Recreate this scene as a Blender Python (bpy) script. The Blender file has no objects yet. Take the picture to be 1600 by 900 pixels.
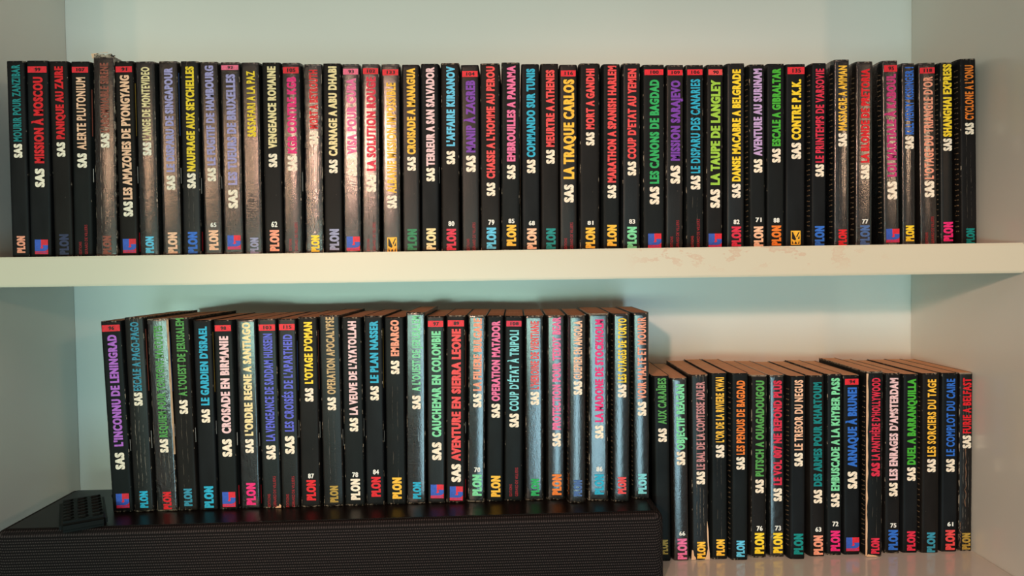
import bpy, bmesh, math, random
from mathutils import Vector, Matrix

random.seed(7)
SC = bpy.context.scene
COL = SC.collection

# ------------------------------------------------------------------ camera
F, YAW, PITCH, ROLL = 1093.576, -0.0049106, 0.0288264, -0.0143282
CAM = Vector((0.0075935, -0.8027807, 0.0109642))
FW = Vector((math.sin(YAW) * math.cos(PITCH), math.cos(YAW) * math.cos(PITCH), -math.sin(PITCH)))
RT0 = Vector((math.cos(YAW), -math.sin(YAW), 0))
UP0 = RT0.cross(FW)
RT = RT0 * math.cos(ROLL) + UP0 * math.sin(ROLL)
UP = -RT0 * math.sin(ROLL) + UP0 * math.cos(ROLL)
cam = bpy.data.cameras.new('camera')
cam.sensor_width = 36.0
cam.lens = F * 36.0 / 1600.0
cam.clip_start = 0.01
camo = bpy.data.objects.new('camera', cam)
COL.objects.link(camo)
camo.matrix_world = Matrix(((RT.x, UP.x, -FW.x, CAM.x), (RT.y, UP.y, -FW.y, CAM.y), (RT.z, UP.z, -FW.z, CAM.z), (0, 0, 0, 1)))
SC.camera = camo

# ------------------------------------------------------------------ light
SC.view_settings.view_transform = 'Standard'
SC.view_settings.look = 'None'
SC.view_settings.gamma = 1.0
SC.view_settings.use_curve_mapping = False
SC.view_settings.exposure = -0.05

w = bpy.data.worlds.new('room_ambience')
SC.world = w
w.use_nodes = True
w.node_tree.nodes['Background'].inputs[0].default_value = (1.0, 0.70, 0.60, 1)
w.node_tree.nodes['Background'].inputs[1].default_value = 0.14


def lamp(name, loc, color, power, radius):
    l = bpy.data.lights.new(name, 'POINT')
    l.color = color
    l.energy = power
    l.shadow_soft_size = radius
    o = bpy.data.objects.new(name, l)
    o.location = loc
    COL.objects.link(o)
    return o


def spot_lamp(name, loc, target, cone, blend, color, power, radius):
    l = bpy.data.lights.new(name, 'SPOT')
    l.color = color
    l.energy = power
    l.shadow_soft_size = radius
    l.spot_size = math.radians(cone)
    l.spot_blend = blend
    o = bpy.data.objects.new(name, l)
    o.location = loc
    o.rotation_euler = (Vector(target) - Vector(loc)).to_track_quat('-Z', 'Y').to_euler()
    COL.objects.link(o)
    return o


def area_light(name, loc, target, sx, sy, color, power, spread=180):
    l = bpy.data.lights.new(name, 'AREA')
    l.shape = 'RECTANGLE'
    l.size, l.size_y = sx, sy
    l.spread = math.radians(spread)
    l.color = color
    l.energy = power
    o = bpy.data.objects.new(name, l)
    o.location = loc
    o.rotation_euler = (Vector(target) - Vector(loc)).to_track_quat('-Z', 'Y').to_euler()
    COL.objects.link(o)
    return o


spot_lamp('ceiling_spot', (-0.64, -2.20, 0.526), (0.18, 0, -0.23), 25, 0.5, (1.0, 0.58, 0.42), 94, 0.05)
lamp('wall_lamp', (1.49, -2.10, 0.45), (1.0, 0.64, 0.40), 20, 0.06)
lamp('hall_lamp', (-1.40, -2.20, 0.42), (1.0, 0.60, 0.36), 16, 0.06)
lamp('glare_fill_lamp', (-1.02, -2.30, 0.46), (1.0, 0.60, 0.36), 12, 0.06)  # added lamp, no known fitting; strengthens warm glare on the left spines
area_light('glass_door_light', (0.33, -3.0, -0.70), (0.0, 0, -0.1), 0.62, 0.95, (0.50, 0.86, 1.0), 24)
area_light('garden_window_light', (2.35, -1.35, 0.10), (-0.10, 0, 0.0), 0.55, 1.1, (0.50, 1.0, 0.78), 2.2)
area_light('strip_fill_light', (-0.60, -1.9, -0.16), (-0.40, 0, 0.0), 1.4, 0.12, (0.58, 1.0, 0.84), 4.6, 100)  # added fill strip, no real window; brightens the wall slot under the shelf
area_light('overhead_fill_light', (0.1, -2.0, 1.75), (0.0, 0, -0.05), 2.2, 0.9, (1.0, 0.76, 0.68), 12.5)  # added overhead fill panel, unseen; kept clear of the spine reflections


# ------------------------------------------------------------------ pixel rays
def ray(x, y):
    return FW + RT * ((x - 800.0) / F) - UP * ((y - 450.0) / F)


def on_y(x, y, Y):
    d = ray(x, y)
    return CAM + d * ((Y - CAM.y) / d.y)


def on_z(x, y, Z):
    d = ray(x, y)
    return CAM + d * ((Z - CAM.z) / d.z)


# ------------------------------------------------------------------ materials
def lin(c):
    return tuple(((v / 255.0) / 12.92 if v / 255.0 <= 0.04045 else ((v / 255.0 + 0.055) / 1.055) ** 2.4) for v in c)


def new_mat(name):
    m = bpy.data.materials.new(name)
    m.use_nodes = True
    nt = m.node_tree
    return m, nt, nt.nodes['Principled BSDF']


def node(nt, kind, **kw):
    n = nt.nodes.new(kind)
    for k, v in kw.items():
        setattr(n, k, v)
    return n


def math_node(nt, op, a, b=None, c=None):
    n = nt.nodes.new('ShaderNodeMath')
    n.operation = op
    for i, v in enumerate((a, b, c)):
        if v is None:
            continue
        if isinstance(v, (int, float)):
            n.inputs[i].default_value = v
        else:
            nt.links.new(v, n.inputs[i])
    return n.outputs[0]


def map_range(nt, v, a, b, c=0.0, d=1.0):
    n = nt.nodes.new('ShaderNodeMapRange')
    n.clamp = True
    nt.links.new(v, n.inputs[0])
    for i, x in enumerate((a, b, c, d)):
        n.inputs[i + 1].default_value = x
    return n.outputs[0]


def mix_col(nt, fac, a, b):
    n = nt.nodes.new('ShaderNodeMix')
    n.data_type = 'RGBA'
    if isinstance(fac, (int, float)):
        n.inputs[0].default_value = fac
    else:
        nt.links.new(fac, n.inputs[0])
    for i, v in ((6, a), (7, b)):
        if isinstance(v, tuple):
            n.inputs[i].default_value = (*v[:3], 1)
        else:
            nt.links.new(v, n.inputs[i])
    return n.outputs[2]


def noise_tex(nt, vec, scale, detail=3.0, rough=0.55):
    n = nt.nodes.new('ShaderNodeTexNoise')
    n.inputs['Scale'].default_value = scale
    n.inputs['Detail'].default_value = detail
    n.inputs['Roughness'].default_value = rough
    if vec is not None:
        nt.links.new(vec, n.inputs['Vector'])
    return n.outputs['Fac']


def mapping(nt, vec, scale=(1, 1, 1), loc=(0, 0, 0)):
    n = nt.nodes.new('ShaderNodeMapping')
    nt.links.new(vec, n.inputs[0])
    n.inputs['Scale'].default_value = scale
    n.inputs['Location'].default_value = loc
    return n.outputs[0]


def bump(nt, h, strength, dist, bsdf):
    n = nt.nodes.new('ShaderNodeBump')
    n.inputs['Strength'].default_value = strength
    n.inputs['Distance'].default_value = dist
    nt.links.new(h, n.inputs['Height'])
    nt.links.new(n.outputs[0], bsdf.inputs['Normal'])
    return n


def lacquer(name, color, rough=0.22, stains=False):
    m, nt, b = new_mat(name)
    tc = node(nt, 'ShaderNodeTexCoord')
    n1 = noise_tex(nt, tc.outputs['Object'], 3.0, 4)
    c = mix_col(nt, map_range(nt, n1, 0.35, 0.65), color, tuple(v * 0.965 for v in color))
    if stains:
        sx = node(nt, 'ShaderNodeSeparateXYZ')
        nt.links.new(tc.outputs['Object'], sx.inputs[0])
        n2 = noise_tex(nt, mapping(nt, tc.outputs['Object'], (42, 1, 75), (3.1, 0, 0.4)), 1.0, 5, 0.62)
        spot = map_range(nt, n2, 0.555, 0.60)
        ring = math_node(nt, 'SUBTRACT', map_range(nt, n2, 0.545, 0.56), map_range(nt, n2, 0.58, 0.62, 0, 0.55))
        gate = math_node(nt, 'MULTIPLY', map_range(nt, sx.outputs[0], 0.125, 0.15), map_range(nt, sx.outputs[0], 0.30, 0.37, 1, 0))
        up = map_range(nt, sx.outputs[2], 0.004, 0.016, 0.0, 1.0)
        f = math_node(nt, 'MULTIPLY', math_node(nt, 'MULTIPLY', ring, gate), math_node(nt, 'MULTIPLY', up, 0.42))
        c = mix_col(nt, f, c, lin((200, 150, 120)))
    nt.links.new(c, b.inputs['Base Color'])
    b.inputs['Roughness'].default_value = rough
    b.inputs['Coat Weight'].default_value = 0.25
    b.inputs['Coat Roughness'].default_value = 0.08
    n3 = noise_tex(nt, tc.outputs['Object'], 55.0, 2)
    bump(nt, n3, 0.05, 0.002, b)
    return m


def cover_mat(gloss, crease, wear, seed):
    """Black printed paperback cover. gloss 0 matt .. 3 wrinkled film; crease: reading creases; wear: rubbed pale edges."""
    key = 'cover_%d_%d_%d_%d' % (gloss, crease, wear, seed)
    if key in bpy.data.materials:
        return bpy.data.materials[key]
    m, nt, b = new_mat(key)
    uv = node(nt, 'ShaderNodeUVMap')
    tc = node(nt, 'ShaderNodeTexCoord')
    sep = node(nt, 'ShaderNodeSeparateXYZ')
    nt.links.new(uv.outputs[0], sep.inputs[0])
    u, v = sep.outputs[0], sep.outputs[1]
    obj = mapping(nt, tc.outputs['Object'], (1, 1, 1), (seed * 1.37, seed * 0.71, seed * 2.3))
    tint = [(0.0062, 0.0054, 0.0050), (0.0048, 0.0054, 0.0060), (0.0070, 0.0056, 0.0048), (0.0046, 0.0054, 0.0054)][seed % 4]
    n0 = noise_tex(nt, mapping(nt, obj, (60, 60, 25)), 1.0, 4)
    col = mix_col(nt, map_range(nt, n0, 0.35, 0.75), tint, tuple(x * 1.9 for x in tint))
    pale = (0.40, 0.32, 0.24)
    # rubbed spine edges
    du = math_node(nt, 'ABSOLUTE', math_node(nt, 'SUBTRACT', u, 0.5))
    edge = map_range(nt, math_node(nt, 'ABSOLUTE', math_node(nt, 'SUBTRACT', du, 0.485)), 0.0, 0.030, 1, 0)
    n1 = noise_tex(nt, mapping(nt, obj, (300, 300, 130)), 1.0, 4, 0.7)
    thr = (0.66, 0.60, 0.53)[wear]
    chips = math_node(nt, 'MULTIPLY', edge, map_range(nt, n1, thr, thr + 0.05))
    ends = math_node(nt, 'MAXIMUM', map_range(nt, v, 0.0, 0.010, 1, 0), map_range(nt, v, 0.990, 1.0, 0, 1))
    n2 = noise_tex(nt, mapping(nt, obj, (420, 420, 420)), 1.0, 3, 0.7)
    chips2 = math_node(nt, 'MULTIPLY', ends, map_range(nt, n2, (0.58, 0.52, 0.45)[wear], (0.64, 0.58, 0.51)[wear]))
    fac = math_node(nt, 'MAXIMUM', chips, chips2)
    crk = None
    if crease:
        wob = noise_tex(nt, mapping(nt, obj, (0, 0, 45)), 1.0, 4, 0.6)
        un = math_node(nt, 'ADD', u, map_range(nt, wob, 0.2, 0.8, -0.07, 0.07))
        lines = None
        for cpos in (0.36, 0.63) if crease == 1 else (0.3, 0.5, 0.72):
            l = map_range(nt, math_node(nt, 'ABSOLUTE', math_node(nt, 'SUBTRACT', un, cpos)), 0.0, 0.022, 1, 0)
            lines = l if lines is None else math_node(nt, 'MAXIMUM', lines, l)
        gate = map_range(nt, noise_tex(nt, mapping(nt, obj, (90, 90, 70)), 1.0, 3, 0.7), 0.46, 0.60)
        crk = math_node(nt, 'MULTIPLY', lines, gate)
        fac = math_node(nt, 'MAXIMUM', fac, math_node(nt, 'MULTIPLY', crk, 0.22 if crease == 1 else 0.6))
    # a few dust specks and scratches
    n4 = noise_tex(nt, mapping(nt, obj, (500, 500, 230)), 1.0, 2, 0.5)
    fac = math_node(nt, 'MAXIMUM', fac, map_range(nt, n4, 0.77, 0.80, 0, 0.35))
    col = mix_col(nt, fac, col, pale)
    nt.links.new(col, b.inputs['Base Color'])
    rough = (0.50, 0.40, 0.24, 0.18)[gloss]
    nr = noise_tex(nt, mapping(nt, obj, (35, 35, 12)), 1.0, 3)
    nt.links.new(map_range(nt, nr, 0.3, 0.7, rough - 0.07, rough + 0.09), b.inputs['Roughness'])
    b.inputs['Specular IOR Level'].default_value = (0.12, 0.22, 0.22, 0.28)[gloss]
    if gloss >= 2:
        b.inputs['Coat Weight'].default_value = (0.75 if gloss == 2 else 1.0)
        b.inputs['Coat IOR'].default_value = 1.7
        b.inputs['Coat Roughness'].default_value = 0.16
    # surface grain
    g1 = noise_tex(nt, mapping(nt, obj, (800, 800, 700)), 1.0, 3, 0.6)
    g2 = noise_tex(nt, mapping(nt, obj, (170, 170, 60) if gloss < 2 else (230, 230, 140)), 1.0, 3, 0.6)
    h = math_node(nt, 'ADD', math_node(nt, 'MULTIPLY', g1, (0.25, 0.4, 1.5, 1.6)[gloss]),
                  math_node(nt, 'MULTIPLY', g2, (0.4, 0.6, 1.9, 3.4)[gloss]))
    if crk is not None:
        h = math_node(nt, 'ADD', h, math_node(nt, 'MULTIPLY', crk, -1.2))
    bump(nt, h, (0.18, 0.25, 0.62, 0.75)[gloss], 0.0007, b)
    film = node(nt, 'ShaderNodeBump')
    film.inputs['Strength'].default_value = (0.0, 0.0, 0.085, 0.12)[gloss]
    film.inputs['Distance'].default_value = 0.0007
    nt.links.new(h, film.inputs['Height'])
    nt.links.new(film.outputs[0], b.inputs['Coat Normal'])
    return m


def page_mat(name, c0, c1):
    m, nt, b = new_mat(name)
    tc = node(nt, 'ShaderNodeTexCoord')
    n = noise_tex(nt, mapping(nt, tc.outputs['Object'], (2600, 6, 60)), 1.0, 2)
    n2 = noise_tex(nt, tc.outputs['Object'], 30.0, 3)
    f = math_node(nt, 'ADD', math_node(nt, 'MULTIPLY', n, 0.6), math_node(nt, 'MULTIPLY', n2, 0.5))
    nt.links.new(mix_col(nt, map_range(nt, f, 0.38, 0.72), c0, c1), b.inputs['Base Color'])
    b.inputs['Roughness'].default_value = 0.9
    bump(nt, n, 0.3, 0.0004, b)
    return m


def ink(c, rough=0.5):
    key = 'ink_%d_%d_%d' % c
    if key in bpy.data.materials:
        return bpy.data.materials[key]
    m, nt, b = new_mat(key)
    tc = node(nt, 'ShaderNodeTexCoord')
    n = noise_tex(nt, tc.outputs['Object'], 420.0, 3, 0.7)
    base = lin(c)
    nt.links.new(mix_col(nt, map_range(nt, n, 0.40, 0.72), base, tuple(x * 0.72 for x in base)), b.inputs['Base Color'])
    b.inputs['Roughness'].default_value = rough
    b.inputs['Specular IOR Level'].default_value = 0.3
    return m


M_WALL = lacquer('cream_lacquer', (0.70, 0.69, 0.63), 0.30)
M_SHELF = lacquer('shelf_lacquer', (0.64, 0.57, 0.43), 0.33, True)
M_FLOOR = lacquer('glossy_lacquer', (0.66, 0.63, 0.56), 0.16)
M_PAGE = page_mat('aged_paper', (0.60, 0.26, 0.12), (0.82, 0.42, 0.22))
M_PAGE_DARK = page_mat('darkened_paper', (0.48, 0.21, 0.10), (0.68, 0.32, 0.17))
M_PAPER = page_mat('torn_paper', (0.62, 0.36, 0.20), (0.78, 0.52, 0.34))


# ------------------------------------------------------------------ mesh helpers
def link(o, parent=None, mat=None):
    COL.objects.link(o)
    if parent is not None:
        o.parent = parent
    if mat is not None:
        o.data.materials.append(mat)
    return o


def mesh_obj(name, bm, mat=None, parent=None, smooth=False):
    me = bpy.data.meshes.new(name)
    bm.normal_update()
    bm.to_mesh(me)
    bm.free()
    if smooth:
        for p in me.polygons:
            p.use_smooth = True
    return link(bpy.data.objects.new(name, me), parent, mat)


def box(bm, x0, x1, y0, y1, z0, z1):
    vs = [bm.verts.new((x, y, z)) for x in (x0, x1) for y in (y0, y1) for z in (z0, z1)]
    for f in ((0, 1, 3, 2), (4, 6, 7, 5), (0, 4, 5, 1), (2, 3, 7, 6), (0, 2, 6, 4), (1, 5, 7, 3)):
        bm.faces.new([vs[i] for i in f])


def bevel_all(bm, r, seg=2):
    bmesh.ops.recalc_face_normals(bm, faces=bm.faces)
    bmesh.ops.bevel(bm, geom=[e for e in bm.edges], offset=r, segments=seg, affect='EDGES', clamp_overlap=True)


def poly(bm, pts):
    f = bm.faces.new([bm.verts.new(p) for p in pts])
    return f


def empty(name, loc, rot=(0, 0, 0)):
    o = bpy.data.objects.new(name, None)
    o.empty_display_size = 0.02
    o.location = loc
    o.rotation_euler = rot
    COL.objects.link(o)
    return o


def tag(o, label, cat, group=None):
    o['label'] = label
    o['category'] = cat
    if group:
        o['group'] = group
    return o


# ------------------------------------------------------------------ lettering
FONT = bpy.data.fonts.load('<builtin>')
OFF = 0.040
CAPH = 0.7273


def glyphs(text, off=OFF, spacing=1.20, bold=0.045):
    """Outline of a line of capitals; returns verts (x 0..1 along the line, y in cap heights) and faces."""
    c = bpy.data.curves.new('line', 'FONT')
    c.body = text
    c.font = FONT
    c.offset = off
    c.resolution_u = 3
    c.space_character = spacing
    c.space_word = 0.80
    o = bpy.data.objects.new('line', c)
    me = bpy.data.meshes.new_from_object(o)
    co = [v.co.copy() for v in me.vertices]
    fs = [tuple(p.vertices) for p in me.polygons]
    bpy.data.objects.remove(o)
    bpy.data.curves.remove(c)
    bpy.data.meshes.remove(me)
    x0 = min(v.x for v in co)
    x1 = max(v.x for v in co)
    cap = CAPH + 2 * off
    x0, x1 = x0 - bold, x1 + bold
    vs, n = [], len(co)
    for k, sh in enumerate((-bold, bold) if bold > 0 else (0.0,)):     # two struck impressions thicken the stems
        vs += [((v.x + sh - x0) / (x1 - x0), (v.y + off) / cap, k) for v in co]
    fs = fs + [tuple(i + n for i in f) for f in fs] if bold > 0 else fs
    return vs, fs, (x1 - x0) / cap


def up_spine(name, text, z0, z1, xc, cap, mat, parent, y=-0.00045, off=OFF):
    """Lettering that runs from z0 up to z1 with the letter tops to the left; narrow settings get lighter stems."""
    if off > 0.03:
        vs, fs, asp = glyphs(text, off, 1.20, 0.035)
        squeeze = (z1 - z0) / (asp * cap)
        if len(text) <= 4:
            vs, fs, asp = glyphs(text, off, 1.22, 0.055)
        elif squeeze < 0.58:
            vs, fs, asp = glyphs(text, 0.030, 1.20, 0.020)
        elif squeeze > 0.68:
            vs, fs, asp = glyphs(text, off, 1.20, 0.045)
    else:
        vs, fs, asp = glyphs(text, off, 1.05, 0.0)
    me = bpy.data.meshes.new(name)
    me.from_pydata([(xc + cap / 2 - b * cap, y - 0.000006 * k, z0 + a * (z1 - z0)) for a, b, k in vs], [], fs)
    return link(bpy.data.objects.new(name, me), parent, mat)


def across(name, text, xc, z0, cap, width, mat, parent, y=-0.00045, off=OFF):
    vs, fs, asp = glyphs(text, off, *((1.20, 0.045) if off > 0.03 else (1.12, 0.03) if off > 0 else (1.05, 0.0)))
    me = bpy.data.meshes.new(name)
    me.from_pydata([(xc + (a - 0.5) * width, y - 0.000006 * k, z0 + b * cap) for a, b, k in vs], [], fs)
    return link(bpy.data.objects.new(name, me), parent, mat)


def plate(name, polys, x0, x1, z0, z1, y, mat, parent):
    bm = bmesh.new()
    for p in polys:
        poly(bm, [(x0 + a * (x1 - x0), y, z0 + b * (z1 - z0)) for a, b in p])
    return mesh_obj(name, bm, mat, parent)


G_BLUE = [[(0.0, 1.0), (0.0, 0.20), (0.70, 0.20), (0.90, 0.26), (1.0, 0.38), (1.0, 0.62), (0.47, 0.62), (0.47, 1.0)]]
G_HOOK = [[(0.47, 0.64), (0.60, 0.64), (0.60, 0.56), (0.66, 0.46), (0.56, 0.38), (0.42, 0.40), (0.44, 0.47), (0.50, 0.50)]]
M_BLACK = [[(0.10, 0.92), (0.10, 0.42), (0.46, 0.30), (0.54, 0.42), (0.20, 0.92)],
           [(0.90, 0.92), (0.62, 0.50), (0.56, 0.62), (0.80, 0.92)],
           [(0.90, 0.70), (0.90, 0.42), (0.70, 0.42)],
           [(0.12, 0.07), (0.12, 0.34), (0.28, 0.07)], [(0.36, 0.07), (0.50, 0.26), (0.64, 0.07)], [(0.88, 0.07), (0.88, 0.34), (0.72, 0.07)]]

C = dict(
    teal=(0, 128, 128), red=(226, 22, 34), salmon=(246, 158, 128), brick=(150, 78, 62), peach=(252, 196, 160), cream=(252, 234, 210),
    straw=(246, 222, 164), lav=(168, 158, 208), yellow=(255, 214, 44), purple=(122, 58, 168), violet=(186, 104, 206), blue=(44, 108, 206),
    sky=(96, 196, 232), pink=(238, 112, 160), hot=(238, 36, 120), green=(40, 172, 92), lime=(160, 204, 66), mint=(128, 220, 164),
    coral=(238, 74, 74), gold=(255, 194, 58), orange=(244, 128, 40), indigo=(92, 98, 216), cyan=(36, 172, 206), palepink=(244, 202, 204),
    grey=(150, 152, 184), navy=(44, 52, 84), tan=(206, 172, 120), leaf=(84, 158, 74), mauve=(196, 162, 210), rose=(206, 138, 138),
    magenta=(200, 50, 116), grass=(70, 178, 50), dullgold=(176, 142, 58), steel=(72, 104, 160), white=(240, 236, 226), band=(232, 36, 50),
    bandpink=(246, 110, 140), black=(20, 8, 10), logored=(226, 38, 58), logoblue=(52, 92, 190), smallred=(176, 26, 38), deepteal=(0, 136, 132),
    aqua=(130, 214, 220), bluegreen=(52, 142, 168), wine=(222, 40, 70), emerald=(40, 130, 84))

# ------------------------------------------------------------------ the bookcase
XL, XR, D, T, H = -0.50038, 0.46028, 0.17950, 0.02680, 0.27782
case = empty('bookcase', (0, 0, -H))
tag(case, 'cream lacquered bookcase with one thick shelf carrying all the black paperbacks', 'bookcase')


def panel(name, x0, x1, y0, y1, z0, z1, mat, r=0.0008):
    bm = bmesh.new()
    cx, cy, cz = (x0 + x1) / 2, (y0 + y1) / 2, z0
    box(bm, x0 - cx, x1 - cx, y0 - cy, y1 - cy, 0, z1 - z0)
    bevel_all(bm, r, 2)
    o = mesh_obj(name, bm, mat, case)
    o.location = (cx, cy, cz + H)
    return o


ZTOP = 0.44
panel('back_panel', XL - 0.022, XR + 0.022, 0.0, 0.012, -H - 0.022, ZTOP + 0.022, M_WALL)
panel('side_panel', XL - 0.022, XL, -0.1815, 0.0, -H - 0.022, ZTOP + 0.022, M_WALL)
panel('side_panel', XR, XR + 0.022, -0.1815, 0.0, -H - 0.022, ZTOP + 0.022, M_WALL)
panel('shelf', XL, XR, -D, 0.0, 0.0, T, M_SHELF, 0.0012)
panel('bottom_board', XL, XR, -0.1815, 0.0, -H - 0.022, -H, M_FLOOR)
panel('top_board', XL, XR, -0.168, 0.0, ZTOP, ZTOP + 0.022, M_WALL)


# ------------------------------------------------------------------ books
def book_mesh(root, tilt, wd, h, depth, fl, fr, mats, rounded, page):
    """Cover sheet (spine, hinges, two boards) and page block. fl / fr: how far the body swells past the spine on each side."""
    hw = wd / 2
    prof = [(-hw - fl, depth), (-hw - fl, 0.0062), (-hw - fl * 0.75, 0.0040), (-hw - fl * 0.15, 0.0012), (-hw + 0.0003, 0.0003), (-hw + 0.0014, 0.0)]
    if not rounded:
        prof += [(-hw + 0.0030, -0.0001), (hw - 0.0030, -0.0001)]
    else:
        prof += [(0.0, -0.00022)]
    prof += [(hw - 0.0014, 0.0), (hw - 0.0003, 0.0003), (hw + fr * 0.15, 0.0012), (hw + fr * 0.75, 0.0040), (hw + fr, 0.0062), (hw + fr, depth)]
    prof = [(x, y + (x * tilt if 3 < i < len(prof) - 4 else 0.0)) for i, (x, y) in enumerate(prof)]     # spines rarely sit quite square
    t = 0.00045
    bm = bmesh.new()
    uvl = bm.loops.layers.uv.new('UVMap')
    lv = [0.0, 0.0012, 0.0030, h * 0.25, h * 0.5, h * 0.75, h - 0.0030, h - 0.0012, h]
    rings = []
    for k, z in enumerate(lv):
        ins = 0.0004 if k in (0, len(lv) - 1) else 0.0
        rings.append([bm.verts.new((x, y + ins, z)) for x, y in prof])
    inner = []
    for z in (0.0, h):
        inner.append([bm.verts.new((x - math.copysign(t, x) if abs(x) > hw - 0.001 else x, y + (t + 0.0004 if y < 0.001 else 0.0), z)) for x, y in prof])

    def uvof(x):
        return (x + hw) / wd

    n = len(prof)
    for a, b in zip(rings, rings[1:]):
        for i in range(n - 1):
            f = bm.faces.new((a[i], a[i + 1], b[i + 1], b[i]))
            f.smooth = 3 <= i <= n - 5
            for l in f.loops:
                l[uvl].uv = (uvof(l.vert.co.x), l.vert.co.z / h)
    for ring, inn, top in ((rings[0], inner[0], False), (rings[-1], inner[1], True)):
        for i in range(n - 1):
            q = (ring[i], ring[i + 1], inn[i + 1], inn[i])
            f = bm.faces.new(q if top else q[::-1])
            for l in f.loops:
                l[uvl].uv = (uvof(l.vert.co.x), 1.0 if top else 0.0)
    for i in range(n - 1):
        f = bm.faces.new((inner[0][i + 1], inner[0][i], inner[1][i], inner[1][i + 1]))
        for l in f.loops:
            l[uvl].uv = (0.5, 0.5)
    cover = mesh_obj('cover', bm, mats, root)
    # pages
    bm = bmesh.new()
    xs0, xs1 = -hw - fl + t + 0.0001, hw + fr - t - 0.0001
    a = [(-hw + 0.0006, 0.0009), (hw - 0.0006, 0.0009), (xs1, 0.0066), (xs1, depth - 0.0008), (xs0, depth - 0.0008), (xs0, 0.0066)]
    lo = [bm.verts.new((x, y, 0.0002)) for x, y in a]
    hi = [bm.verts.new((x, y, h - 0.0003)) for x, y in a]
    bm.faces.new(lo[::-1])
    bm.faces.new(hi)
    for i in range(6):
        j = (i + 1) % 6
        bm.faces.new((lo[i], lo[j], hi[j], hi[i]))
    mesh_obj('page_block', bm, page, root)
    return cover


def torn(parent, name, outline, y, mat):
    """A ragged patch where the cover is torn and the paper shows."""
    bm = bmesh.new()
    poly(bm, [(x, y, z) for x, z in outline])
    return mesh_obj(name, bm, mat, parent)


def side_print(cover, wd, fl, h, rng):
    """List of small type on the board beside the spine."""
    bm = bmesh.new()
    z = rng.uniform(0.008, 0.014)
    hw = wd / 2
    side = -1

    def xs(y):
        return -(hw + fl * (0.15 + 0.60 * (y - 0.0012) / 0.0028 if y < 0.0040 else min(1.0, 0.75 + 0.25 * (y - 0.0040) / 0.0022)) + 0.00016)

    while z < h - 0.010:
        y = 0.0026
        for k in range(2):
            a = rng.uniform(0.0010, 0.0024)
            hz = rng.uniform(0.0006, 0.0012)
            zz = z + rng.uniform(-0.0004, 0.0004)
            vs = [(xs(y), y, zz), (xs(y + a), y + a, zz), (xs(y + a), y + a, zz + hz), (xs(y), y, zz + hz)]
            poly(bm, vs if side < 0 else vs[::-1])
            y += a + 0.0006
        z += rng.uniform(0.0042, 0.0058)
    return mesh_obj('small_lettering', bm, ink((118, 96, 72)), cover)


def frame_line(cover, wd, fr, z0, z1, col, yy=0.0022, wide=0.0006, side=1):
    bm = bmesh.new()
    hw = wd / 2
    f = lambda y: hw + fr * (0.15 + 0.6 * (y - 0.0012) / 0.0028) + 0.00012
    x0, x1 = side * f(yy), side * f(yy + wide)
    vs = [(x0, yy, z0), (x1, yy + wide, z0), (x1, yy + wide, z1), (x0, yy, z1)]
    poly(bm, vs)
    return mesh_obj('cover_picture_edge', bm, ink(col), cover)


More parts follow.
